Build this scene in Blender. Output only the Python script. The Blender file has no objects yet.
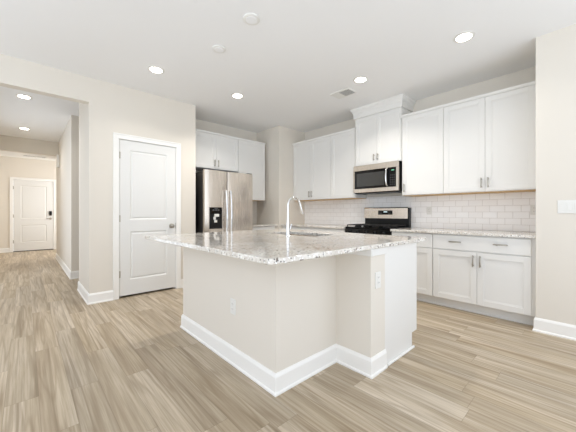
import bpy, bmesh, math
from mathutils import Vector, Matrix
PI = math.pi
S = bpy.context.scene
COL = S.collection

# ------------------------------------------------------------ camera, world, daylight, exposure
cam_d = bpy.data.cameras.new('camera'); cam = bpy.data.objects.new('camera', cam_d); COL.objects.link(cam)
cam.location = (0, 0, 1.13)
cam.rotation_euler = (PI/2, 0, -math.atan2(.67737, .73564))
cam_d.sensor_width = 36; cam_d.lens = 36*286/576
cam_d.shift_y = -2.7/576
cam_d.clip_start = .05
S.camera = cam

w = bpy.data.worlds.new('sky'); S.world = w; w.use_nodes = True
wt = w.node_tree; bgn = wt.nodes['Background']
_tc = wt.nodes.new('ShaderNodeTexCoord'); _sp = wt.nodes.new('ShaderNodeSeparateXYZ'); _rp = wt.nodes.new('ShaderNodeValToRGB')
_mr = wt.nodes.new('ShaderNodeMapRange'); _mr.inputs[1].default_value = -1; _mr.inputs[2].default_value = 1
wt.links.new(_tc.outputs['Generated'], _sp.inputs[0]); wt.links.new(_sp.outputs[2], _mr.inputs[0]); wt.links.new(_mr.outputs[0], _rp.inputs[0])
# lower half set brighter as added uplight for the ceiling, hazy sky above
_rp.color_ramp.elements[0].position = .47; _rp.color_ramp.elements[0].color = (.66, .715, .78, 1)
_rp.color_ramp.elements[1].position = .53; _rp.color_ramp.elements[1].color = (.54, .58, .64, 1)
wt.links.new(_rp.outputs[0], bgn.inputs[0]); bgn.inputs[1].default_value = 2.4

def area(name, loc, rot, sx, sy, power, col):
    l = bpy.data.lights.new(name, 'AREA'); l.shape = 'RECTANGLE'; l.size = sx; l.size_y = sy
    l.energy = power; l.color = col
    o = bpy.data.objects.new(name, l); COL.objects.link(o); o.location = loc; o.rotation_euler = rot
    return o
# unseen area lamp added to brighten the foyer; no window is built there
DAY = (.84, .95, 1.12)
area('foyer_fill', (1.88, 10.4, 1.5), (PI/2, 0, PI/2), 1.2, 1.6, 34, (.97, .98, 1))

S.view_settings.view_transform = 'Standard'
S.view_settings.look = 'None'
S.view_settings.gamma = 1
S.view_settings.use_curve_mapping = False
S.view_settings.exposure = 0.34
S.cycles.use_denoising = True
S.cycles.max_bounces = 12; S.cycles.diffuse_bounces = 8
S.cycles.sample_clamp_indirect = 6
S.cycles.caustics_reflective = False; S.cycles.caustics_refractive = False

# ------------------------------------------------------------ materials
def srgb(r, g, b):
    f = lambda c: (c/255/12.92) if c/255 <= .04045 else ((c/255+.055)/1.055)**2.4
    return (f(r), f(g), f(b), 1)

class NT:
    def __init__(s, name):
        s.m = bpy.data.materials.new(name); s.m.use_nodes = True
        s.t = s.m.node_tree; s.b = s.t.nodes['Principled BSDF']
    def n(s, kind, **kw):
        nd = s.t.nodes.new(kind)
        for k, v in kw.items(): setattr(nd, k, v)
        return nd
    def l(s, a, b): s.t.links.new(a, b)
    def val(s, sock, v):
        if hasattr(v, 'default_value') or hasattr(v, 'is_output'): s.l(v, sock)
        else: sock.default_value = v
    def math(s, op, a, b=None, c=None):
        nd = s.n('ShaderNodeMath', operation=op); s.val(nd.inputs[0], a)
        if b is not None: s.val(nd.inputs[1], b)
        if c is not None: s.val(nd.inputs[2], c)
        return nd.outputs[0]
    def ramp(s, fac, stops, interp='LINEAR'):
        nd = s.n('ShaderNodeValToRGB'); nd.color_ramp.interpolation = interp
        el = nd.color_ramp.elements
        while len(el) < len(stops): el.new(.5)
        for e, (p, c) in zip(el, stops): e.position = p; e.color = c
        s.l(fac, nd.inputs[0]); return nd.outputs[0]
    def mix(s, fac, a, b, mode='MIX'):
        nd = s.n('ShaderNodeMix', data_type='RGBA', blend_type=mode)
        s.val(nd.inputs[0], fac); s.val(nd.inputs[6], a); s.val(nd.inputs[7], b)
        return nd.outputs[2]
    def noise(s, vec, scale, detail=2, rough=.5, dist=0):
        nd = s.n('ShaderNodeTexNoise'); s.l(vec, nd.inputs['Vector'])
        nd.inputs['Scale'].default_value = scale; nd.inputs['Detail'].default_value = detail
        nd.inputs['Roughness'].default_value = rough; nd.inputs['Distortion'].default_value = dist
        return nd.outputs['Fac']
    def bump(s, h, strength, dist=.001):
        nd = s.n('ShaderNodeBump'); nd.inputs['Strength'].default_value = strength
        nd.inputs['Distance'].default_value = dist
        s.l(h, nd.inputs['Height']); s.l(nd.outputs[0], s.b.inputs['Normal'])

def plain(name, col, rough=.5, metal=0, spec=.5, bumpy=None, emit=None):
    k = NT(name)
    k.b.inputs['Base Color'].default_value = col
    k.b.inputs['Roughness'].default_value = rough
    k.b.inputs['Metallic'].default_value = metal
    k.b.inputs['Specular IOR Level'].default_value = spec
    if emit:
        k.b.inputs['Emission Color'].default_value = emit[0]; k.b.inputs['Emission Strength'].default_value = emit[1]
    if bumpy:
        tc = k.n('ShaderNodeTexCoord').outputs['Object']
        k.bump(k.noise(tc, bumpy[0], 3), bumpy[1], .001)
    return k.m

WALL = plain('warm_greige_wall_paint', srgb(223, 217, 207), .75, spec=.25, bumpy=(220, .06))
CEIL = plain('white_ceiling_paint', srgb(238, 238, 238), .9, spec=.15, bumpy=(160, .08))
TRIM = plain('white_trim_paint', srgb(240, 239, 236), .35, spec=.4)
DOORP = plain('white_door_paint', srgb(226, 226, 224), .4, spec=.4)
CAB = plain('white_cabinet_lacquer', srgb(229, 228, 225), .35, spec=.4, bumpy=(60, .02))
UNDER = plain('raw_maple_cabinet_underside', srgb(206, 172, 122), .6)
NICKEL = plain('brushed_nickel', srgb(176, 170, 160), .32, 1)
CHROME = plain('polished_chrome', srgb(225, 225, 225), .09, 1)
BLACK = plain('black_glass', srgb(8, 8, 9), .08, spec=.35)
BLACKM = plain('black_enamel', srgb(11, 11, 12), .35, spec=.35)
IRON = plain('cast_iron_grate', srgb(15, 15, 15), .6, bumpy=(300, .2))
DARKG = plain('charcoal_case_metal', srgb(70, 68, 66), .4, .6)
PLASTIC = plain('white_plastic', srgb(228, 227, 223), .35)
SLOT = plain('dark_slot', srgb(40, 40, 40), .7)
GREYV = plain('grey_vent_louver', srgb(140, 140, 140), .6)
LED = plain('lit_downlight_lens', (1, .97, .92, 1), .5, emit=((1, .93, .82, 1), 9))
DISP = plain('display_white_digits', srgb(20, 24, 24), .3, emit=((.75, .95, 1, 1), 1.2))
DISPG = plain('display_green_digits', srgb(20, 40, 30), .3, emit=((.3, 1, .6, 1), .6))
GREYT = plain('grey_button_print', srgb(110, 110, 112), .5)

def steel_mat():
    k = NT('brushed_stainless_steel')
    k.b.inputs['Metallic'].default_value = 1
    tc = k.n('ShaderNodeTexCoord').outputs['Object']
    mp = k.n('ShaderNodeMapping'); mp.inputs['Scale'].default_value = (160, 160, 2.5); k.l(tc, mp.inputs[0])
    f = k.noise(mp.outputs[0], 1, 3)
    k.l(k.ramp(f, [(.2, srgb(212, 202, 190)), (.8, srgb(220, 210, 199))]), k.b.inputs['Base Color'])
    mr = k.n('ShaderNodeMapRange'); k.l(f, mr.inputs[0]); mr.inputs[3].default_value = .2; mr.inputs[4].default_value = .32
    k.l(mr.outputs[0], k.b.inputs['Roughness'])
    k.b.inputs['Anisotropic'].default_value = .5
    k.bump(k.noise(mp.outputs[0], .8, 1), .05, .0006)
    return k.m
STEEL = steel_mat()

def glass_mat():
    k = NT('window_glass'); t = k.t
    tr = k.n('ShaderNodeBsdfTransparent'); gl = k.n('ShaderNodeBsdfGlossy'); gl.inputs['Roughness'].default_value = .02
    fr = k.n('ShaderNodeFresnel'); fr.inputs[0].default_value = 1.45
    mx = k.n('ShaderNodeMixShader'); k.l(fr.outputs[0], mx.inputs[0]); k.l(tr.outputs[0], mx.inputs[1]); k.l(gl.outputs[0], mx.inputs[2])
    k.l(mx.outputs[0], t.nodes['Material Output'].inputs[0]); return k.m
GLASS = glass_mat()

def granite_mat():
    k = NT('speckled_white_granite')
    tc = k.n('ShaderNodeTexCoord').outputs['Object']
    big = k.noise(tc, 5, 5, .6, .6)
    base = k.ramp(big, [(.32, srgb(202, 195, 187)), (.5, srgb(220, 215, 207)), (.68, srgb(232, 229, 223))])
    mid = k.noise(tc, 60, 4, .7)
    base = k.mix(k.ramp(mid, [(.5, (0, 0, 0, 1)), (.62, (1, 1, 1, 1))]), base, srgb(196, 188, 178))
    v = k.n('ShaderNodeTexVoronoi'); k.l(tc, v.inputs['Vector']); v.inputs['Scale'].default_value = 105
    sel = k.n('ShaderNodeSeparateColor'); k.l(v.outputs['Color'], sel.inputs[0])
    dark = k.math('MULTIPLY', k.math('GREATER_THAN', sel.outputs[0], .84), k.math('LESS_THAN', v.outputs['Distance'], .48))
    base = k.mix(dark, base, srgb(52, 47, 44))
    lite = k.math('MULTIPLY', k.math('GREATER_THAN', sel.outputs[1], .80), k.math('LESS_THAN', v.outputs['Distance'], .5))
    base = k.mix(lite, base, srgb(240, 240, 238))
    v2 = k.n('ShaderNodeTexVoronoi'); k.l(tc, v2.inputs['Vector']); v2.inputs['Scale'].default_value = 62
    sel2 = k.n('ShaderNodeSeparateColor'); k.l(v2.outputs['Color'], sel2.inputs[0])
    br = k.math('MULTIPLY', k.math('GREATER_THAN', sel2.outputs[0], .90), k.math('LESS_THAN', v2.outputs['Distance'], .42))
    base = k.mix(br, base, srgb(108, 96, 86))
    k.l(base, k.b.inputs['Base Color'])
    k.b.inputs['Roughness'].default_value = .07
    k.b.inputs['Specular IOR Level'].default_value = .55
    return k.m
GRANITE = granite_mat()

def tile_mat(name, ax):
    k = NT(name)
    tc = k.n('ShaderNodeTexCoord').outputs['Object']
    sp = k.n('ShaderNodeSeparateXYZ'); k.l(tc, sp.inputs[0])
    cb = k.n('ShaderNodeCombineXYZ'); k.l(sp.outputs[ax], cb.inputs[0]); k.l(sp.outputs[2], cb.inputs[1])
    br = k.n('ShaderNodeTexBrick'); k.l(cb.outputs[0], br.inputs['Vector'])
    br.offset = .5
    br.inputs['Scale'].default_value = 1
    br.inputs['Brick Width'].default_value = .155; br.inputs['Row Height'].default_value = .0777
    br.inputs['Mortar Size'].default_value = .0016; br.inputs['Mortar Smooth'].default_value = .1
    br.inputs['Color1'].default_value = srgb(250, 249, 248); br.inputs['Color2'].default_value = srgb(246, 244, 242)
    br.inputs['Mortar'].default_value = srgb(204, 200, 196)
    k.l(br.outputs['Color'], k.b.inputs['Base Color'])
    br2 = k.n('ShaderNodeTexBrick'); k.l(cb.outputs[0], br2.inputs['Vector']); br2.offset = .5
    br2.inputs['Scale'].default_value = 1
    br2.inputs['Brick Width'].default_value = .155; br2.inputs['Row Height'].default_value = .0777
    br2.inputs['Mortar Size'].default_value = .005; br2.inputs['Mortar Smooth'].default_value = 1
    nz = k.noise(tc, 9, 2)
    h = k.math('MULTIPLY_ADD', nz, .6, k.math('MULTIPLY', br2.outputs['Fac'], -1))
    k.bump(h, .5, .002)
    k.l(k.math('MULTIPLY_ADD', br.outputs['Fac'], .6, .1), k.b.inputs['Roughness'])
    return k.m
TILE_Y = tile_mat('white_subway_tile_range_wall', 1)

def floor_mat():
    k = NT('light_oak_vinyl_planks')
    tc = k.n('ShaderNodeTexCoord').outputs['Object']
    sp = k.n('ShaderNodeSeparateXYZ'); k.l(tc, sp.inputs[0])
    x, y = sp.outputs[0], sp.outputs[1]
    W, L = .152, 1.22
    u = k.math('DIVIDE', k.math('ADD', x, 20), W)
    row = k.math('FLOOR', u); fu = k.math('FRACT', u)
    wn = k.n('ShaderNodeTexWhiteNoise', noise_dimensions='1D'); k.l(row, wn.inputs['W'])
    vv = k.math('ADD', k.math('DIVIDE', k.math('ADD', y, 20), L), wn.outputs['Value'])
    colm = k.math('FLOOR', vv); fv = k.math('FRACT', vv)
    cb = k.n('ShaderNodeCombineXYZ'); k.l(row, cb.inputs[0]); k.l(colm, cb.inputs[1])
    w2 = k.n('ShaderNodeTexWhiteNoise', noise_dimensions='2D'); k.l(cb.outputs[0], w2.inputs['Vector'])
    rnd = w2.outputs['Value']
    sc = k.n('ShaderNodeSeparateColor'); k.l(w2.outputs['Color'], sc.inputs[0])
    off = k.math('MULTIPLY', rnd, 37)
    def vec(sx, sy):
        c = k.n('ShaderNodeCombineXYZ')
        k.l(k.math('MULTIPLY', x, sx), c.inputs[0]); k.l(k.math('MULTIPLY', y, sy), c.inputs[1]); k.l(off, c.inputs[2])
        return c.outputs[0]
    warp = k.noise(vec(5.5, .3), 1, 3, .5, .25)
    band = k.math('SINE', k.math('MULTIPLY', warp, 64))
    band = k.math('MULTIPLY_ADD', band, .5, .5)
    fine = k.noise(vec(85, 2.0), 1, 4, .65, .2)
    broad = k.noise(vec(8, .45), 1, 3, .6, .3)
    streak = k.noise(vec(24, .6), 1, 4, .6, .5)
    c = k.ramp(broad, [(.30, srgb(166, 149, 126)), (.46, srgb(188, 173, 150)), (.68, srgb(211, 198, 179))])
    c = k.mix(k.math('MULTIPLY', k.math('POWER', band, 5), .42), c, srgb(138, 119, 94))
    c = k.mix(k.ramp(streak, [(.52, (0, 0, 0, 1)), (.68, (.75, .75, .75, 1))]), c, srgb(126, 108, 84))
    c = k.mix(k.ramp(fine, [(.38, (.5, .5, .5, 1)), (.58, (0, 0, 0, 1))]), c, srgb(148, 131, 107))
    hs = k.n('ShaderNodeHueSaturation'); k.l(c, hs.inputs['Color'])
    k.l(k.math('MULTIPLY_ADD', sc.outputs[1], .13, .92), hs.inputs['Value'])
    k.l(k.math('MULTIPLY_ADD', sc.outputs[2], .12, .94), hs.inputs['Saturation'])
    c = hs.outputs[0]
    e1 = k.math('LESS_THAN', k.math('MULTIPLY', k.math('MINIMUM', fu, k.math('SUBTRACT', 1, fu)), W), .0013)
    e2 = k.math('LESS_THAN', k.math('MULTIPLY', k.math('MINIMUM', fv, k.math('SUBTRACT', 1, fv)), L), .0015)
    e = k.math('MAXIMUM', e1, e2)
    c = k.mix(k.math('MULTIPLY', e, .4), c, srgb(104, 88, 70))
    k.l(c, k.b.inputs['Base Color'])
    k.l(k.math('MULTIPLY_ADD', fine, .15, .36), k.b.inputs['Roughness'])
    k.b.inputs['Specular IOR Level'].default_value = .4
    k.bump(k.math('SUBTRACT', k.math('MULTIPLY', fine, .4), e), .25, .001)
    return k.m
FLOOR = floor_mat()

# ------------------------------------------------------------ mesh helpers
def box(bm, x0, x1, y0, y1, z0, z1, bev=0, seg=2):
    if x0 > x1: x0, x1 = x1, x0
    if y0 > y1: y0, y1 = y1, y0
    vs = [bm.verts.new((x, y, z)) for x in (x0, x1) for y in (y0, y1) for z in (z0, z1)]
    fs = [(0, 1, 3, 2), (4, 6, 7, 5), (0, 4, 5, 1), (2, 3, 7, 6), (0, 2, 6, 4), (1, 5, 7, 3)]
    faces = [bm.faces.new([vs[i] for i in f]) for f in fs]
    if bev:
        ed = list({e for f in faces for e in f.edges})
        bmesh.ops.bevel(bm, geom=ed, offset=bev, segments=seg, affect='EDGES', profile=.5)

def tube(bm, pts, r, seg=12, caps=True):
    pts = [Vector(p) for p in pts]; n = len(pts)
    rs = r if isinstance(r, (list, tuple)) else [r]*n
    rings = []; prev = None
    for i, p in enumerate(pts):
        if i == 0: t = pts[1]-p
        elif i == n-1: t = p-pts[i-1]
        else: t = (pts[i+1]-p).normalized()+(p-pts[i-1]).normalized()
        t.normalize()
        if prev is None:
            a = Vector((0, 0, 1)) if abs(t.z) < .9 else Vector((1, 0, 0))
            u = t.cross(a).normalized()
        else:
            u = (prev-t*prev.dot(t)).normalized()
        prev = u; v = t.cross(u)
        rings.append([bm.verts.new(p+(u*math.cos(2*PI*k/seg)+v*math.sin(2*PI*k/seg))*rs[i]) for k in range(seg)])
    for a, b in zip(rings, rings[1:]):
        for k in range(seg):
            bm.faces.new((a[k], a[(k+1) % seg], b[(k+1) % seg], b[k]))
    if caps:
        bm.faces.new(rings[0][::-1]); bm.faces.new(rings[-1])

def lathe(bm, prof, M=None, seg=32):
    """prof: (radius, height) list; closed with discs where radius is not 0; M places it."""
    M = M or Matrix(); rings = []
    for r, z in prof:
        if r < 1e-6: rings.append([bm.verts.new(M @ Vector((0, 0, z)))])
        else: rings.append([bm.verts.new(M @ Vector((r*math.cos(2*PI*k/seg), r*math.sin(2*PI*k/seg), z))) for k in range(seg)])
    for a, b in zip(rings, rings[1:]):
        for k in range(seg):
            k2 = (k+1) % seg
            if len(a) == 1 and len(b) == 1: continue
            if len(a) == 1: bm.faces.new((a[0], b[k2], b[k]))
            elif len(b) == 1: bm.faces.new((a[k], a[k2], b[0]))
            else: bm.faces.new((a[k], a[k2], b[k2], b[k]))
    if len(rings[0]) > 1: bm.faces.new(rings[0][::-1])
    if len(rings[-1]) > 1: bm.faces.new(rings[-1])

def prism(bm, prof, axis, a0, a1):
    """extrude a 2D profile (p,q) along axis 'x' (p=y,q=z) or 'y' (p=x,q=z)."""
    f = (lambda p, q, a: (a, p, q)) if axis == 'x' else ((lambda p, q, a: (p, a, q)) if axis == 'y' else (lambda p, q, a: (p, q, a)))
    A = [bm.verts.new(f(p, q, a0)) for p, q in prof]; B = [bm.verts.new(f(p, q, a1)) for p, q in prof]
    n = len(prof)
    for i in range(n): bm.faces.new((A[i], A[(i+1) % n], B[(i+1) % n], B[i]))
    bm.faces.new(A[::-1]); bm.faces.new(B)

def obj(name, bm, mat, parent=None, smooth=False, loc=None):
    bmesh.ops.recalc_face_normals(bm, faces=bm.faces)
    me = bpy.data.meshes.new(name); bm.to_mesh(me); bm.free()
    me.materials.append(mat)
    o = bpy.data.objects.new(name, me); COL.objects.link(o)
    if smooth:
        for p in me.polygons: p.use_smooth = True
        md = o.modifiers.new('edge_split', 'EDGE_SPLIT'); md.split_angle = math.radians(35)
    if parent: o.parent = parent
    if loc: o.location = loc
    return o

def mk(name, mat, parent, *boxes, bev=0, seg=2, smooth=False, loc=None):
    bm = bmesh.new()
    for b in boxes: box(bm, *b, bev=bev, seg=seg)
    return obj(name, bm, mat, parent, smooth, loc)

def struct(name, mat, *boxes, bev=0):
    o = mk(name, mat, None, *boxes, bev=bev); o['kind'] = 'structure'; return o

def thing(name, label, cat, loc=(0, 0, 0), rz=0, group=None):
    o = bpy.data.objects.new(name, None); COL.objects.link(o); o.empty_display_size = .1
    o.location = loc; o.rotation_euler = (0, 0, rz); tag(o, label, cat, group); return o
def tag(o, label, cat, group=None):
    o['label'] = label; o['category'] = cat
    if group: o['group'] = group
    return o

def relocate(o, loc):
    """move a mesh object's origin to loc, keeping the geometry where it is"""
    o.data.transform(Matrix.Translation(-Vector(loc))); o.location = loc; return o

H = 2.82           # ceiling height
PW = 4.289         # pantry wall face
HX = .59           # right side of the hall
FW = 4.883         # fridge wall face
RW = 4.32          # range wall face
CW = 4.17          # face of the corner pier
EW = 11.55         # entry wall face

# ------------------------------------------------------------ shell
struct('floor', FLOOR, (-1.9, 4.6, -1.2, 11.75, -.08, 0))
struct('ceiling', CEIL, (-2.4, 4.6, -1.8, 11.75, H, H+.1))
# wall with the pantry door and the cased hall opening
DX0, DX1, DZ = .909, 1.674, 2.122
struct('wall_pantry', WALL,
       (-1.9, -.62, PW, PW+.12, 0, H), (-.62, HX, PW, PW+.12, 2.515, H),
       (HX, DX0, PW, PW+.12, 0, H), (DX0, DX1, PW, PW+.12, DZ, H), (DX1, 1.975, PW, PW+.12, 0, H))
struct('wall_hall_right', WALL, (HX, HX+.12, PW+.12, 5.2, 0, H))
struct('wall_passage_near', WALL, (HX+.12, 3.2, 5.08, 5.2, 0, H))
struct('wall_passage_far', WALL, (HX, 3.2, 6.14, 6.26, 0, H))
struct('wall_passage_end', WALL, (3.2, 3.32, 5.08, 6.26, 0, H))
struct('wall_hall_far_right', WALL, (HX, HX+.12, 6.26, 9.3, 0, H))
struct('wall_hall_left', WALL, (-.74, -.62, PW+.12, 5.1, 0, H), (-.74, -.62, 7.6, EW, 0, H), (-.74, -.62, 5.1, 7.6, 2.5, H))  # unseen opening between the two pieces, added to let light into the hall
struct('wall_hall_header', WALL, (-.62, HX, 8.72, 8.84, 2.50, H))
struct('trim_1', TRIM, (-.62, HX, 8.84, 9.66, 2.50, 2.56))
struct('wall_foyer_side', WALL, (HX+.12, 2.0, 9.18, 9.3, 0, H))
struct('wall_foyer_right', WALL, (2.0, 2.12, 9.18, EW, 0, H))
EX0, EX1, EZ = -.255, .672, 2.125
struct('wall_entry', WALL, (-.74, EX0, EW, EW+.12, 0, H), (EX0, EX1, EW, EW+.12, EZ, H), (EX1, 2.12, EW, EW+.12, 0, H))
struct('wall_pantry_return', WALL, (1.855, 1.975, PW+.12, FW, 0, H))
struct('wall_pantry_inside', WALL, (HX+.12, 1.855, 4.96, 5.08, 0, H))
struct('wall_fridge', WALL, (1.855, 3.6, FW, FW+.12, 0, H))
struct('wall_corner_pier', WALL, (3.6, RW+.12, CW, FW+.12, 0, H))
struct('wall_range', WALL, (RW, RW+.12, .41, CW, 0, H))
struct('wall_right', WALL, (3.615, RW+.12, -1.2, .41, 0, H))
# baseboards: profile with a small top bevel and a shoe
BH, BT = .13, .014
def base_run(name, runs):
    """runs: list of ((x0,y0),(x1,y1),(nx,ny), e0, e1): wall-face line and outward normal; e: extension past either end"""
    bm = bmesh.new()
    for (x0, y0), (x1, y1), (nx, ny), e0, e1 in runs:
        prof = [(0, 0), (BT+.008, 0), (BT+.008, .012), (BT, .02), (BT, BH-.022), (BT-.004, BH-.012), (.004, BH), (0, BH)]
        d = Vector((x1-x0, y1-y0, 0)).normalized()
        vs = []
        for (x, y), e in (((x0, y0), e0), ((x1, y1), e1)):
            # e = +1 outside mitre, -1 inside mitre, 0 square
            sgn = -1 if (x, y) == (x0, y0) else 1
            vs.append([bm.verts.new((x+nx*p+d.x*sgn*e*p, y+ny*p+d.y*sgn*e*p, q)) for p, q in prof])
        n = len(prof)
        for i in range(n): bm.faces.new((vs[0][i], vs[0][(i+1) % n], vs[1][(i+1) % n], vs[1][i]))
        bm.faces.new(vs[0][::-1]); bm.faces.new(vs[1])
    o = obj(name, bm, TRIM); return o
def bb(name, runs): o = base_run(name, runs); o['kind'] = 'structure'; return o
CAS = .062
bb('baseboard_pantry', [((HX, PW), (DX0-CAS+.012, PW), (0, -1), 1, 0), ((DX1+CAS-.012, PW), (1.975, PW), (0, -1), 0, 0)])
bb('baseboard_hall_near', [((HX, PW), (HX, 5.2), (-1, 0), 1, 1), ((HX, 5.2), (3.2, 5.2), (0, 1), 1, -1)])
bb('baseboard_hall_far', [((HX, 6.14), (HX, 9.3), (-1, 0), 1, 1), ((HX, 6.14), (3.2, 6.14), (0, -1), 1, -1)])
bb('baseboard_hall_left', [((-.62, 7.6), (-.62, EW), (1, 0), 0, -1)])
bb('baseboard_entry', [((-.62, EW), (EX0-CAS+.012, EW), (0, -1), -1, 0), ((EX1+CAS-.012, EW), (2.0, EW), (0, -1), 0, -1)])
bb('baseboard_right', [((3.615, .41), (3.615, -1.2), (-1, 0), 1, 0), ((3.615, .41), (3.672, .41), (0, 1), 1, 0)])
bb('baseboard_pantry_left', [((-1.9, PW), (-.62, PW), (0, -1), 0, 0)])

# interior doors: two raised panels, facing -Y
def panel_door(bm, x0, x1, y, th, z0, z1, panels):
    """slab face at y (front), moulded recessed panels with a raised field"""
    xs = sorted({x0, x1} | {p[0] for p in panels} | {p[1] for p in panels})
    box(bm, x0, x1, y+.012, y+th, z0, z1)
    px0, px1 = panels[0][0], panels[0][1]
    box(bm, x0, px0, y, y+.012, z0, z1); box(bm, px1, x1, y, y+.012, z0, z1)
    zs = [z0]+[v for p in sorted(panels, key=lambda p: p[2]) for v in (p[2], p[3])]+[z1]
    for i in range(0, len(zs), 2): box(bm, px0, px1, y, y+.012, zs[i], zs[i+1])
    for a, b, c, d in panels:
        m1, m2, m3 = .0, .022, .034
        # sloped moulding down to the bottom of the groove, then raised field
        def loop(ins, yy): return [bm.verts.new(v) for v in ((a+ins, yy, c+ins), (b-ins, yy, c+ins), (b-ins, yy, d-ins), (a+ins, yy, d-ins))]
        L = [loop(0, y), loop(.014, y+.010), loop(.020, y+.010), loop(.036, y+.003)]
        for A, B in zip(L, L[1:]):
            for i in range(4): bm.faces.new((A[i], A[(i+1) % 4], B[(i+1) % 4], B[i]))
        bm.faces.new(L[-1])

def casing(name, x0, x1, z1, y, wd=CAS):
    """trim around an opening x0..x1, top z1, on a wall face y seen from -Y"""
    bm = bmesh.new()
    for a, b, c, d in ((x0-wd, x0+.006, 0, z1-.006), (x1-.006, x1+wd, 0, z1-.006), (x0-wd, x1+wd, z1-.006, z1+wd)):
        box(bm, a, b, y-.016, y, c, d, bev=.003)
        if d > z1: box(bm, a, b, y-.022, y-.016, d-.018, d, bev=.002)
    box(bm, x0-wd, x0-wd+.018, y-.022, y-.016, 0, z1+wd-.018, bev=.002)
    box(bm, x1+wd-.018, x1+wd, y-.022, y-.016, 0, z1+wd-.018, bev=.002)
    # jambs and stop
    box(bm, x0, x0+.009, y, y+.119, 0, z1); box(bm, x1-.009, x1, y, y+.119, 0, z1); box(bm, x0+.009, x1-.009, y, y+.119, z1-.009, z1)
    o = obj(name, bm, TRIM); o['kind'] = 'structure'; return o
casing('trim_2', DX0, DX1, DZ, PW)
casing('trim_3', EX0, EX1, EZ, EW)

def hinge(parent, x, y, z):
    bm = bmesh.new()
    tube(bm, [(x, y-.006, z-.045), (x, y-.006, z+.045)], .0065, 10)
    box(bm, x-.003, x+.014, y-.0015, y+.0005, z-.043, z+.043)
    return obj('hinge', bm, NICKEL, parent, True)

s0, s1 = DX0+.012, DX1-.012
bm = bmesh.new()
panel_door(bm, 0, s1-s0, 0, .035, .030, 2.109, [(.125, s1-s0-.125, .235, .885), (.125, s1-s0-.125, 1.045, 1.985)])
d1 = obj('door_1', bm, DOORP, None, loc=(s0, PW+.002, 0)); d1['kind'] = 'structure'
d1['label'] = 'white two-panel pantry door with a round knob in the greige wall'
for z in (.32, 1.06, 1.9): hinge(d1, -.001, 0, z)
bm = bmesh.new(); M = Matrix.Translation((s1-s0-.062, 0, .945)) @ Matrix.Rotation(PI/2, 4, 'X')
lathe(bm, [(.033, -.0005), (.033, .004), (.029, .008), (.014, .010), (.011, .022), (.012, .030), (.022, .036), (.028, .045), (.029, .054), (.025, .063), (.014, .069), (0, .070)], M)
obj('door_knob', bm, NICKEL, d1, True)
# strike side latch plate
mk('latch_plate', NICKEL, d1, (s1-s0-.003, s1-s0+.0015, -.004, .02, .905, .985))

s0, s1 = EX0+.012, EX1-.012
bm = bmesh.new()
panel_door(bm, 0, s1-s0, 0, .044, .022, 2.112, [(.16, s1-s0-.16, .27, .78), (.16, s1-s0-.16, .98, 1.95)])
d2 = obj('door_2', bm, DOORP, None, loc=(s0, EW+.002, 0)); d2['kind'] = 'structure'
d2['label'] = 'white front door with black keypad deadbolt at the end of the hall'
for z in (.3, 1.05, 1.88): hinge(d2, -.001, 0, z)
mk('keypad_deadbolt', BLACKM, d2, (s1-s0-.1, s1-s0-.035, -.028, 0, 1.06, 1.20), bev=.008)
bm = bmesh.new(); M = Matrix.Translation((s1-s0-.068, 0, .965)) @ Matrix.Rotation(PI/2, 4, 'X')
lathe(bm, [(.032, -.0005), (.032, .008), (.012, .012), (.012, .045), (0, .046)], M)
box(bm, s1-s0-.17, s1-s0-.058, -.052, -.036, .955, .975, bev=.004)
obj('lever_handle', bm, NICKEL, d2, True)
bm = bmesh.new(); box(bm, EX0+.01, EX1-.01, EW-.01, EW+.11, 0, .018, bev=.003)
o = obj('trim_4', bm, DARKG); o['kind'] = 'structure'

# ------------------------------------------------------------ kitchen helpers (local frame: front at y=0 facing -y, x to the right)
def pull(parent, x, z, length=.128, horiz=False, y=-.02):
    bm = bmesh.new(); h = length/2; p = h-.016; out = y-.028
    if horiz:
        box(bm, x-h, x+h, out-.005, out+.005, z-.006, z+.006, bev=.003)
        for s in (-1, 1): box(bm, x+s*p-.005, x+s*p+.005, out+.004, y+.0005, z-.005, z+.005)
    else:
        box(bm, x-.006, x+.006, out-.005, out+.005, z-h, z+h, bev=.003)
        for s in (-1, 1): box(bm, x-.005, x+.005, out+.004, y+.0005, z+s*p-.005, z+s*p+.005)
    return obj('handle', bm, NICKEL, parent, True)

def shaker(name, parent, x0, x1, z0, z1, st=.060, t=.020):
    """door with frame, stepped inner bead and a recessed flat panel; front at y=-t"""
    bm = bmesh.new()
    box(bm, x0, x0+st, -t, 0, z0, z1, bev=.0015, seg=1); box(bm, x1-st, x1, -t, 0, z0, z1, bev=.0015, seg=1)
    box(bm, x0+st, x1-st, -t, 0, z0, z0+st, bev=.0015, seg=1); box(bm, x0+st, x1-st, -t, 0, z1-st, z1, bev=.0015, seg=1)
    box(bm, x0+st-.002, x1-st+.002, -t+.010, -.002, z0+st-.002, z1-st+.002)
    a, b, c, d = x0+st, x1-st, z0+st, z1-st; bd = .011
    for q in ((a, a+bd, c, d), (b-bd, b, c, d), (a+bd, b-bd, c, c+bd), (a+bd, b-bd, d-bd, d)):
        box(bm, q[0], q[1], -t+.005, -t+.011, q[2], q[3])
    return obj(name, bm, CAB, parent)

def crown_strip(parent, x0, x1, z, depth, right_end=False, left_end=False, name='top_molding'):
    bm = bmesh.new()
    prof = [(-.020, z), (-.024, z), (-.030, z+.010), (-.036, z+.022), (-.036, z+.034), (0, z+.034), (0, z)]
    prism(bm, prof, 'x', x0, x1)
    return obj(name, bm, CAB, parent)

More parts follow.
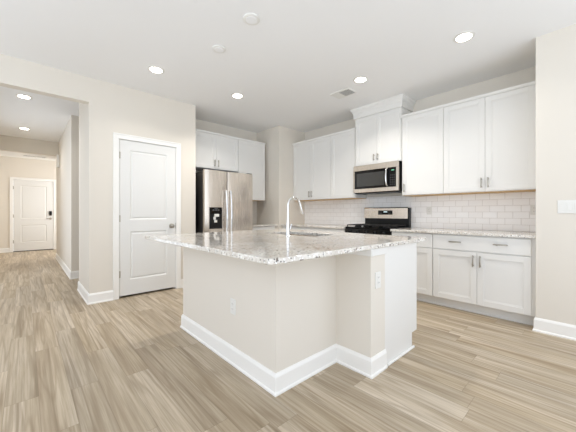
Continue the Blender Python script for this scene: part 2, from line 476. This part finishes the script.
def upper(label, origin, rz, wd, z0, z1, depth, doors, handles, group=None, crown=True, gap=.003, under=True, body_x0=None):
    """doors: list of (x0,x1); handles: list of (door index, x)"""
    t = thing('wall_cabinet', label, 'cabinet', origin, rz, group)
    mk('body', CAB, t, (0, wd, 0, depth, z0, z1))
    ds = []
    for x0, x1 in doors:
        ds.append(shaker('door', t, x0+gap/2, x1-gap/2, z0+.008, z1-.006))
    for i, x in handles: pull(ds[i], x, z0+.105, .118)
    if crown: crown_strip(t, 0, wd, z1-.004, depth)
    if under: mk('underside', UNDER, t, (.004, wd-.004, .004, depth-.004, z0-.004, z0))
    return t

FX = RW-.325       # face of range wall uppers (boxes); doors add .02
ROT = -PI/2
UZ0, UZ1 = 1.385, 2.50
# range wall uppers, right of the microwave: corner filler, pair of doors, single door
t = upper('wide white double-door upper cabinet next to the right-hand wall', (FX, 1.358, 0), ROT, 1.358-.412, UZ0, UZ1, .323,
      [(0, .455), (.455, .910)], [(0, .455-.034), (1, .455+.034)])
upper('white single-door upper cabinet just right of the microwave', (FX, 1.915, 0), ROT, .555, UZ0, UZ1, .323,
      [(.012, .555)], [(0, .045)])
# microwave cabinet, taller, with cornice to the ceiling
t = thing('wall_cabinet', 'tall white upper cabinet above the microwave with a cornice to the ceiling', 'cabinet', (FX-.02, 2.690, 0), ROT)
mz0, mz1 = 1.885, 2.67
mk('body', CAB, t, (0, .773, 0, .343, mz0, mz1))
da = shaker('door', t, .012, .383, mz0+.006, mz1-.03, .055); db = shaker('door', t, .387, .758, mz0+.006, mz1-.03, .055)
pull(da, .383-.03, mz0+.105, .1); pull(db, .387+.03, mz0+.105, .1)
bm = bmesh.new()
# cornice swept round three sides
prof = [(.000, mz1-.012), (.021, mz1-.012), (.023, mz1-.004), (.023, mz1+.062), (.028, mz1+.066), (.032, mz1+.085), (.042, mz1+.104), (.054, mz1+.116), (.058, mz1+.124), (.058, H-.001), (.0, H-.001)]
W_ = .773; D_ = .343
rings = []
for (cx_, cy_), (dx, dy) in zip(((0, D_-.001), (0, 0), (W_, 0), (W_, D_-.001)), ((-1, 0), (-1, -1), (1, -1), (1, 0))):
    rings.append([bm.verts.new((cx_+dx*p, cy_+dy*p, q)) for p, q in prof])
for A, B in zip(rings, rings[1:]):
    for i in range(len(prof)): bm.faces.new((A[i], A[(i+1) % len(prof)], B[(i+1) % len(prof)], B[i]))
bm.faces.new(rings[0]); bm.faces.new(rings[-1][::-1])
obj('cornice', bm, CAB, t)
# left of the microwave
upper('white single-door upper cabinet just left of the microwave', (FX, 3.2, 0), ROT, .508, UZ0, UZ1, .323, [(0, .498)], [])
upper('white double-door upper cabinet left of the microwave in the room corner', (FX, 4.166, 0), ROT, .964, UZ0, UZ1, .323, [(.006, .483), (.483, .962)], [(0, .483-.034), (1, .483+.034)])
# fridge wall uppers
FY = FW-.345
t = upper('short white double-door cabinet above the refrigerator', (2.0, FY, 0), 0, .912, 1.895, UZ1, .343, [(.01, .46), (.46, .91)], [(0, .46-.034), (1, .46+.034)], under=False)
t = upper('tall white single-door upper cabinet right of the refrigerator', (2.914, FY, 0), 0, .625, UZ0, UZ1, .343, [(0, .622)], [(0, .04)])

# base cabinets
def base_cab(label, origin, rz, wd, depth, spec, toe=.075, zt=.884):
    """spec: list of ('door'|'drawer', x0, x1, z0, z1, [(hx, hz, horiz)])"""
    t = thing('base_cabinet', label, 'cabinet', origin, rz)
    mk('body', CAB, t, (0, wd, 0, depth, .11, zt))
    mk('toe_kick', CAB, t, (0, wd, toe, toe+.015, 0, .11), (0, wd, toe-.012, toe, 0, .018))
    for kind, x0, x1, z0, z1, hs in spec:
        if kind == 'door': d = shaker('door', t, x0, x1, z0, z1)
        else: d = mk('drawer', CAB, t, (x0, x1, -.02, 0, z0, z1), bev=.003)
        for hx, hz, hh in hs: pull(d, hx, hz, .128, hh)
    return t
BX = 3.695
bd = RW-BX-.002
base_cab('white base cabinet with one wide drawer over two doors beside right wall', (BX, 1.375, 0), ROT, 1.375-.412, bd, [
    ('drawer', .004, .924, .705, .872, [(.25, .80, True), (.68, .80, True)]),
    ('door', .004, .4625, .118, .695, [(.4625-.032, .60, False)]),
    ('door', .4655, .924, .118, .695, [(.4655+.032, .60, False)])])
base_cab('narrow white base cabinet of one drawer and door right of the range', (BX, 1.912, 0), ROT, .535, bd, [
    ('drawer', .004, .531, .705, .872, [(.26, .79, True)]),
    ('door', .004, .531, .118, .695, [(.04, .60, False)])])
base_cab('white base cabinets in the corner left of the range', (BX, CW-.003, 0), ROT, CW-.003-2.692, bd, [
    ('drawer', .02, .72, .705, .872, [(.37, .79, True)]), ('drawer', .724, 1.47, .705, .872, [(1.1, .79, True)]),
    ('door', .02, .368, .118, .695, [(.34, .60, False)]), ('door', .372, .72, .118, .695, [(.40, .60, False)]),
    ('door', .724, 1.096, .118, .695, [(1.066, .60, False)]), ('door', 1.1, 1.47, .118, .695, [(1.13, .60, False)])])
base_cab('white base cabinet between the refrigerator and the wall pier', (2.975, FW-.605, 0), 0, .622, .603, [
    ('drawer', .004, .6, .705, .872, [(.3, .79, True)]), ('door', .004, .6, .118, .695, [(.04, .60, False)])])

def worktop(name, label, x0, x1, y0, y1, group=None):
    bm = bmesh.new(); box(bm, x0, x1, y0, y1, .8845, .9145, bev=.005, seg=3)
    o = obj(name, bm, GRANITE, None); tag(o, label, 'countertop', group); return o
relocate(worktop('countertop', 'speckled granite worktop right of the range', BX-.045, RW-.009, .412, 1.918), (BX, .412, .8845))
relocate(worktop('countertop', 'speckled granite worktop left of the range reaching the corner', BX-.045, RW-.009, 2.688, CW-.001), (BX, 2.7, .8845))
relocate(worktop('countertop', 'short speckled granite worktop between refrigerator and wall pier', 2.965, 3.598, FW-.655, FW-.001), (2.965, 4.3, .8845))

# tile backsplash
bs = mk('tile_backsplash', TILE_Y, None, (RW-.008, RW-.0005, .412, CW-.001, .9145, 1.4))
relocate(bs, (RW-.008, 0, .9145)); tag(bs, 'glossy white subway tile backsplash behind the range', 'backsplash')

# island ---------------------------------------------------------------
isl = thing('kitchen_island', 'white kitchen island base with painted knee wall under the speckled granite top', 'kitchen island', (1.14, 1.35, 0))
I = lambda x0, x1, y0, y1, z0, z1: (x0-1.14, x1-1.14, y0-1.35, y1-1.35, z0, z1)
ZT = .8835
mk('knee_wall', WALL, isl, I(1.155, 1.76, 1.367, 2.79, 0, ZT), I(1.76, 1.925, 1.367, 2.79, 0, ZT), I(1.76, 1.952, 1.067, 1.367, 0, ZT))
mk('cabinet_body', CAB, isl, I(1.952, 2.475, 1.085, 1.72, .115, ZT), I(1.952, 2.475, 2.54, 2.79, .115, ZT), I(2.36, 2.475, 1.72, 2.54, .115, ZT), I(1.952, 2.36, 1.72, 2.54, .115, .62))
mk('toe_kick', CAB, isl, I(1.952, 2.40, 1.085, 2.79, 0, .115))
mk('end_panel', CAB, isl, I(1.952, 2.495, 1.067, 1.085, .125, ZT), I(1.952, 2.405, 1.067, 1.085, 0, .125))
for k in range(4):
    y0 = 1.10+k*.425
    bm = bmesh.new(); box(bm, 2.475-1.14, 2.495-1.14, y0-1.35, y0+.42-1.35, .125, .875, bev=.0015, seg=1)
    box(bm, 2.4951-1.14, 2.499-1.14, y0+.03-1.35, y0+.04-1.35, .60, .72)
    obj('door', bm, CAB, isl)
bm = bmesh.new()
box(bm, 1.7595-1.14, 1.958-1.14, 1.053-1.35, 1.0665-1.35, .832, .8835, bev=.004)
box(bm, 1.748-1.14, 1.7595-1.14, 1.053-1.35, 1.366-1.35, .832, .8835, bev=.004)
obj('corner_molding', bm, CAB, isl)
def tri(o): return o
ib = base_run('baseboard', [((.015, 1.367-1.35), (.015, 2.79-1.35), (-1, 0), 1, 1),
                            ((.015, 1.367-1.35), (1.76-1.14, 1.367-1.35), (0, -1), 1, -1),
                            ((1.76-1.14, 1.367-1.35), (1.76-1.14, 1.067-1.35), (-1, 0), -1, 1),
                            ((1.76-1.14, 1.067-1.35), (1.955-1.14, 1.067-1.35), (0, -1), 1, 0),
                            ((.015, 2.79-1.35), (.6, 2.79-1.35), (0, 1), 1, 0)])
ib.parent = isl
bm = bmesh.new(); box(bm, 1.975-1.14, 2.42-1.14, 1.049-1.35, 1.066-1.35, 0, .016, bev=.004); obj('shoe_molding', bm, TRIM, isl)

# island worktop with a sink cut-out
def island_top():
    bm = bmesh.new()
    def rr(x0, x1, y0, y1, r, n=6):
        pts = []
        for cx_, cy_, a0 in ((x1-r, y1-r, 0), (x0+r, y1-r, 90), (x0+r, y0+r, 180), (x1-r, y0+r, 270)):
            for k in range(n+1):
                a = math.radians(a0+90*k/n); pts.append((cx_+r*math.cos(a), cy_+r*math.sin(a)))
        return pts
    X0, X1, Y0, Y1 = .848, 2.66, 1.04, 2.99
    e = .006; zb, zt = .884, .9145
    def rings(f, lv): return [[bm.verts.new((x, y, z)) for x, y in f(i)] for i, z in lv]
    outer = rings(lambda i: rr(X0+i, X1-i, Y0+i, Y1-i, .035-i), [(e, zb), (.002, zb+.002), (0, zb+e), (0, zt-e), (.002, zt-.002), (e, zt)])
    inner = rings(lambda i: rr(1.955-i, 2.33+i, 1.78-i, 2.48+i, .03+i), [(0, zb), (0, zt-.002), (.002, zt)])
    for R in (outer, inner):
        for A, B in zip(R, R[1:]):
            n = len(A)
            for k in range(n): bm.faces.new((A[k], A[(k+1) % n], B[(k+1) % n], B[k]))
    for A, B in ((outer[-1], inner[-1]), (outer[0], inner[0])):
        ed = []
        for R in (A, B):
            for k in range(len(R)): ed.append(bm.edges.get((R[k], R[(k+1) % len(R)])))
        bmesh.ops.triangle_fill(bm, edges=ed, use_beauty=True)
    return bm
o = obj('island_countertop', island_top(), GRANITE)
relocate(o, (.855, 1.05, .884)); tag(o, 'large speckled granite worktop with cut-out sink on the island', 'countertop')

# sink (undermount)
t = thing('kitchen_sink', 'undermount stainless steel sink set in the island worktop', 'sink', (2.14, 2.13, .68))
bm = bmesh.new()
x0, x1, y0, y1 = 1.95-2.14, 2.335-2.14, 1.775-2.13, 2.485-2.13; zt = .8825-.68
def loopr(a, b, c, d, z): return [bm.verts.new(v) for v in ((a, c, z), (b, c, z), (b, d, z), (a, d, z))]
L = [loopr(x0-.02, x1+.02, y0-.02, y1+.02, zt), loopr(x0, x1, y0, y1, zt), loopr(x0+.01, x1-.01, y0+.01, y1-.01, .02), loopr(x0+.03, x1-.03, y0+.03, y1-.03, .004)]
for A, B in zip(L, L[1:]):
    for i in range(4): bm.faces.new((A[i], A[(i+1) % 4], B[(i+1) % 4], B[i]))
bm.faces.new(L[-1])
bo = obj('basin', bm, STEEL, t); sd = bo.modifiers.new('thickness', 'SOLIDIFY'); sd.thickness = .0015; sd.offset = 1
bm = bmesh.new(); lathe(bm, [(.044, .0045), (.044, .008), (.036, .008), (.03, .005), (0, .005)]); obj('drain', bm, CHROME, t, True)

# faucet
t = thing('kitchen_faucet', 'tall chrome gooseneck pull-down faucet behind the island sink', 'faucet', (1.868, 2.03, .9145))
bm = bmesh.new()
lathe(bm, [(.026, 0), (.026, .006), (.021, .010), (.0185, .02), (.0175, .10), (.0145, .135), (.0115, .16)], seg=24)
obj('faucet_body', bm, CHROME, t, True)
pts = [(0, 0, .155), (0, 0, .20), (0, 0, .25), (0, 0, .29)]
R_ = .083
for k in range(1, 13):
    a = PI-k*PI*.93/12; pts.append((R_+R_*math.cos(a), 0, .29+R_*math.sin(a)))
bm = bmesh.new(); tube(bm, pts, .0098, 16); obj('spout', bm, CHROME, t, True)
e = Vector(pts[-1]); d = (e-Vector(pts[-2])).normalized()
bm = bmesh.new(); tube(bm, [e-d*.004, e+d*.02, e+d*.055, e+d*.10, e+d*.108], [.0105, .012, .0125, .014, .012], 16)
obj('spray_head', bm, CHROME, t, True)
bm = bmesh.new(); tube(bm, [(0, -.015, .06), (0, -.032, .062)], .008, 14); tube(bm, [(0, -.031, .062), (.004, -.036, .085), (.012, -.040, .115)], [.006, .005, .004], 12)
obj('lever', bm, CHROME, t, True)

# ------------------------------------------------------------ refrigerator (faces -Y)
t = thing('refrigerator', 'stainless steel side-by-side refrigerator with black ice dispenser', 'refrigerator', (2.04, 4.10, 0))
wd = .905; dt = .075
mk('cabinet_case', DARKG, t, (.004, wd-.004, dt+.008, .775, .03, 1.785), bev=.004)
mk('foot_grille', BLACKM, t, (.01, wd-.01, .05, dt+.008, .0, .06))
def fdoor(name, x0, x1):
    bm = bmesh.new(); n = 10; prof = [(x0, dt)]
    for k in range(n+1):
        u = k/n; xx = x0+(x1-x0)*u; cr = .010*(1-(2*u-1)**2)
        ed = .005*(max(0, abs(2*u-1)-.8)/.2)**2
        prof.append((xx, .010-cr+ed))
    prof.append((x1, dt))
    prism(bm, prof, 'z', .065, 1.81)
    return obj(name, bm, STEEL, t, True)
fs = .395
mk('door_gap_shade', BLACKM, t, (fs-.006, fs+.006, .022, dt+.007, .07, 1.80))  # black strip that paints the shade in the gap between the doors
fd = fdoor('freezer_door', .002, fs-.007); rd = fdoor('refrigerator_door', fs+.007, wd-.002)
def fhandle(parent, x):
    bm = bmesh.new(); n = 16
    pts = [(x, -.030-.028*math.sin(PI*k/n), .68+.82*k/n) for k in range(n+1)]
    tube(bm, pts, .0125, 14)
    for z in (.72, 1.46): tube(bm, [(x, -.032, z), (x, .008, z)], .010, 12)
    return obj('handle', bm, CHROME, parent, True)
fhandle(fd, fs-.04); fhandle(rd, fs+.045)
dp = mk('ice_dispenser', BLACK, fd, (.075, .295, -.006, .02, .885, 1.225), bev=.006)
mk('dispenser_recess', BLACKM, dp, (.095, .275, -.0075, -.006, .90, 1.12))
mk('dispenser_display', GREYT, dp, (.125, .155, -.0073, -.006, 1.175, 1.187), (.17, .20, -.0073, -.006, 1.175, 1.187), (.215, .245, -.0073, -.006, 1.175, 1.187), (.155, .215, -.0073, -.006, 1.20, 1.206))
bm = bmesh.new(); box(bm, .150, .225, -.035, -.007, 1.075, 1.12, bev=.006); box(bm, .135, .175, -.022, -.007, 1.03, 1.075, bev=.004); box(bm, .15, .2, -.018, -.007, .985, 1.025, bev=.004)
obj('dispenser_paddle', bm, PLASTIC, dp)
mk('drip_tray', BLACKM, dp, (.10, .27, -.018, -.006, .89, .902), bev=.003)
for a in (.01, wd-.10): mk('hinge_cover', BLACKM, t, (a, a+.09, .02, .12, 1.8105, 1.825), bev=.004)

# ------------------------------------------------------------ range (local front y=0 faces -y, rotated to face -X)
t = thing('gas_range', 'black and stainless steel gas range below the microwave', 'stove', (3.675, 2.683, 0), ROT)
rw = .760; rdp = RW-.012-3.675
mk('range_body', BLACKM, t, (0, rw, .03, rdp-.06, .03, .90), bev=.003)
mk('cooktop', BLACK, t, (0, rw, .012, rdp-.07, .90, .925), bev=.006)
cp = mk('control_panel', BLACK, t, (0, rw, 0, .03, .80, .90), bev=.006)
for k in range(5):
    bm = bmesh.new(); xk = .10+k*.14
    M = Matrix.Translation((xk, 0, .85)) @ Matrix.Rotation(PI/2, 4, 'X')
    lathe(bm, [(.024, -.0005), (.024, .006), (.019, .01), (.017, .03), (.0, .031)], M, 24)
    box(bm, xk-.003, xk+.003, -.034, -.03, .84, .866)
    obj('knob', bm, BLACKM, cp, True)
od = mk('oven_door', STEEL, t, (.004, rw-.004, -.005, .028, .24, .79), bev=.006)
mk('oven_window', BLACK, od, (.10, rw-.10, -.0075, -.005, .36, .66))
bm = bmesh.new(); tube(bm, [(.06, -.05, .745), (rw-.06, -.05, .745)], .012, 14)
for x in (.08, rw-.08): tube(bm, [(x, -.05, .745), (x, -.004, .745)], .008, 10)
obj('oven_handle', bm, CHROME, od, True)
dd = mk('storage_drawer', STEEL, t, (.004, rw-.004, -.003, .028, .06, .23), bev=.006)
# grates: three cast-iron grates
for k in range(3):
    bm = bmesh.new(); x0 = .02+k*.243; x1 = x0+.235; y0, y1 = .03, .50; z0, z1 = .946, .958
    for a in (x0, (x0+x1)/2-.005, x1-.010): box(bm, a, a+.010, y0, y1, z0, z1, bev=.002, seg=1)
    for b in (y0, (y0+y1)/2-.005, y1-.010, y0+.115, y1-.125): box(bm, x0, x1, b, b+.010, z0, z1, bev=.002, seg=1)
    for a in (x0, x1-.012):
        for b in (y0, y1-.012): box(bm, a, a+.012, b, b+.012, .9255, z0)
    obj('grate', bm, IRON, t)
for x, y, r in ((.14, .14, .045), (.14, .39, .038), (.38, .265, .05), (.62, .14, .045), (.62, .39, .038)):
    bm = bmesh.new(); lathe(bm, [(r, .9252), (r, .932), (r*.8, .936), (r*.75, .942), (0, .943)], Matrix.Translation((x, y, 0)), 24)
    obj('burner', bm, IRON, t, True)
yb = rdp-.068
bg = bmesh.new(); box(bg, 0, rw, yb, rdp, .90, 1.215, bev=.006)
bgo = obj('backguard', bg, BLACKM, t)
bm = bmesh.new()
prism(bm, [(yb-.022, 1.05), (yb-.001, 1.045), (yb-.001, 1.222), (yb-.012, 1.222), (yb-.020, 1.21)], 'x', .002, rw-.014)
box(bm, .002, rw-.014, yb-.001, yb+.04, 1.2155, 1.222)
pf = obj('steel_fascia', bm, STEEL, bgo)
mk('display_panel', BLACK, pf, (.262, .505, yb-.0245, yb-.0205, 1.108, 1.175), bev=.001)
mk('display_digits', DISP, pf, (.36, .375, yb-.0252, yb-.0245, 1.146, 1.160), (.380, .395, yb-.0252, yb-.0245, 1.146, 1.160), (.403, .418, yb-.0252, yb-.0245, 1.146, 1.160))
for a, b in ((.28, 1.122), (.28, 1.148), (.44, 1.122), (.44, 1.148)): mk('button_print', GREYT, pf, *[(a+.018*i, a+.009+.018*i, yb-.0252, yb-.0245, b, b+.006) for i in range(3)])

# ------------------------------------------------------------ microwave
t = thing('microwave', 'over-the-range stainless steel microwave with black glass door', 'microwave', (3.905, 2.683, 1.445), ROT)
mw, mh, md = .753, .437, RW-.010-3.905
mk('case', BLACKM, t, (.002, mw-.002, .032, md, .004, mh), bev=.003)
bm = bmesh.new()
box(bm, 0, mw, 0, .031, mh-.085, mh, bev=.004); box(bm, 0, mw, 0, .031, .01, .07, bev=.004)
box(bm, 0, .022, 0, .031, .07, mh-.085); box(bm, mw-.03, mw, 0, .031, .07, mh-.085)
obj('steel_frame', bm, STEEL, t)
dr = mk('glass_door', BLACK, t, (.022, .612, .004, .03, .0705, mh-.0855), bev=.002)
mk('mesh_window', plain('microwave_window_mesh', srgb(60, 60, 59), .15), dr, (.062, .535, .0025, .004, .105, mh-.125))
bm = bmesh.new(); pts = []
for k in range(13):
    u = k/12; pts.append((.585, -.008-.035*math.sin(PI*u)**.5 if 0 < u < 1 else .006, .085+(.265)*u))
tube(bm, pts, .0125, 14); obj('handle', bm, CHROME, dr, True)
pn = mk('control_panel', BLACK, t, (.615, mw-.0305, .004, .03, .0705, mh-.0855), bev=.002)
mk('display_digits', DISPG, pn, (.65, .69, .003, .004, .305, .318))
for j in range(5): mk('button_print', GREYT, pn, *[(.632+.028*i, .645+.028*i, .003, .004, .10+.034*j, .108+.034*j) for i in range(3)])
mk('vent_grille', BLACKM, t, (.02, mw-.02, .04, .30, -.004, .004))

# ------------------------------------------------------------ switches and outlets
def plate(name, label, cat, loc, rz, wd, ht, kind, n=1, group=None):
    """wall plate facing -y in its own frame, back at y=0"""
    t = thing(name, label, cat, loc, rz, group)
    mk('cover_plate', PLASTIC, t, (-wd/2, wd/2, -.006, 0, -ht/2, ht/2), bev=.0025)
    for k in range(n):
        x = (k-(n-1)/2)*.046
        if kind == 'rocker':
            mk('rocker_switch', PLASTIC, t, (x-.0165, x+.0165, -.010, -.006, -.033, .033), bev=.0015)
        else:
            for z in (-.019, .019):
                f = mk('socket', PLASTIC, t, (x-.0165, x+.0165, -.0085, -.006, z-.0145, z+.0145), bev=.001)
                mk('slots', SLOT, f, (x-.0075, x-.0055, -.0088, -.0085, z-.003, z+.006), (x+.0055, x+.0075, -.0088, -.0085, z-.003, z+.006))
    return t
plate('outlet', 'white outlet low on the long left face of the island', 'outlet', (1.1545, 1.86, .43), ROT, .072, .116, 'duplex')
plate('outlet', 'white outlet on the short end of the island near the trim', 'outlet', (1.85, 1.0665, .655), 0, .072, .116, 'duplex')
plate('outlet', 'white outlet on the tiles beside the right-hand wall', 'outlet', (RW-.0085, .50, 1.17), ROT, .072, .116, 'duplex')
plate('outlet', 'white outlet on the tiles just right of the range', 'outlet', (RW-.0085, 1.66, 1.17), ROT, .072, .116, 'duplex')
plate('light_switch', 'triple white rocker switch plate on the wall at the right edge', 'light switch', (3.6145, .175, 1.19), ROT, .165, .12, 'rocker', 3)
# door chime high on the hall wall
t = thing('door_chime', 'small white door chime box high on the right hall wall', 'door chime', (HX-.0005, 8.5, 2.34), ROT)
mk('chime_cover', PLASTIC, t, (-.10, .10, -.045, 0, -.14, .14), bev=.01)

# ------------------------------------------------------------ ceiling fittings
def downlight(x, y, label, power, warm=(1, .95, .88)):
    t = thing('recessed_downlight', label, 'ceiling light', (x, y, H))
    bm = bmesh.new(); lathe(bm, [(.092, -.0005), (.092, -.004), (.068, -.007), (.064, -.002)], seg=40)
    bm.faces.ensure_lookup_table()
    obj('trim_ring', bm, PLASTIC, t, True)
    bm = bmesh.new(); lathe(bm, [(.063, -.0075), (.063, -.009), (0, -.0095)], seg=40); obj('lens', bm, LED, t, True)
    l = bpy.data.lights.new('downlight_bulb', 'AREA'); l.shape = 'DISK'; l.size = .13; l.energy = power; l.color = warm; l.spread = math.radians(128)
    o = bpy.data.objects.new('downlight_bulb', l); COL.objects.link(o); o.parent = t; o.location = (0, 0, -.012)
    return t
downlight(1.137, 3.527, 'lit recessed downlight in front of the pantry door', 3.5)
downlight(2.248, 3.512, 'lit recessed downlight in front of the refrigerator', 11)
downlight(3.121, 2.037, 'lit recessed downlight near the square air vent', 10)
downlight(3.097, .874, 'lit recessed downlight in front of the right-hand upper cabinets', 3)
downlight(-.007, 5.632, 'nearer lit recessed downlight in the hall ceiling', 4, (1, .97, .92))
downlight(-.002, 7.75, 'farther lit recessed downlight in the hall ceiling', 4, (1, .97, .92))
def disc(name, label, cat, x, y, r):
    t = thing(name, label, cat, (x, y, H))
    bm = bmesh.new(); lathe(bm, [(r, -.0005), (r, -.010), (r-.006, -.014), (r-.02, -.014)], seg=40); obj('rim', bm, PLASTIC, t, True)
    bm = bmesh.new(); lathe(bm, [(r-.021, -.0005), (r-.021, -.012), (r-.025, -.017), (0, -.019)], seg=40); obj('cover', bm, CEIL, t, True)
disc('ceiling_cover', 'larger-looking white round ceiling cover nearest the camera', 'ceiling cover', 1.449, 2.041, .073)
disc('ceiling_cover', 'white round ceiling cover farther off, nearer the pantry', 'ceiling cover', 1.466, 2.637, .068)
t = thing('air_vent', 'white ceiling air vent with a small grey louvre', 'air vent', (3.27, 2.43, H))
mk('vent_frame', PLASTIC, t, (-.085, .135, -.155, .155, -.012, -.0005), bev=.002)
mk('louver', GREYV, t, (-.05, .105, -.135, .015, -.0145, -.012), bev=.001)
bm = bmesh.new()
for k in range(6): box(bm, -.05, .105, -.125+.024*k, -.120+.024*k, -.017, -.0145)
obj('slat', bm, PLASTIC, t)
# slit vent under the hall header
t = thing('slot_vent', 'thin dark slot vent under the white beam at the end of the hall', 'air vent', (.18, 9.2, 2.50))
mk('vent_frame', PLASTIC, t, (-.22, .22, -.05, .05, -.004, -.0005)); mk('slot', SLOT, t, (-.20, .20, -.015, .015, -.005, -.004))
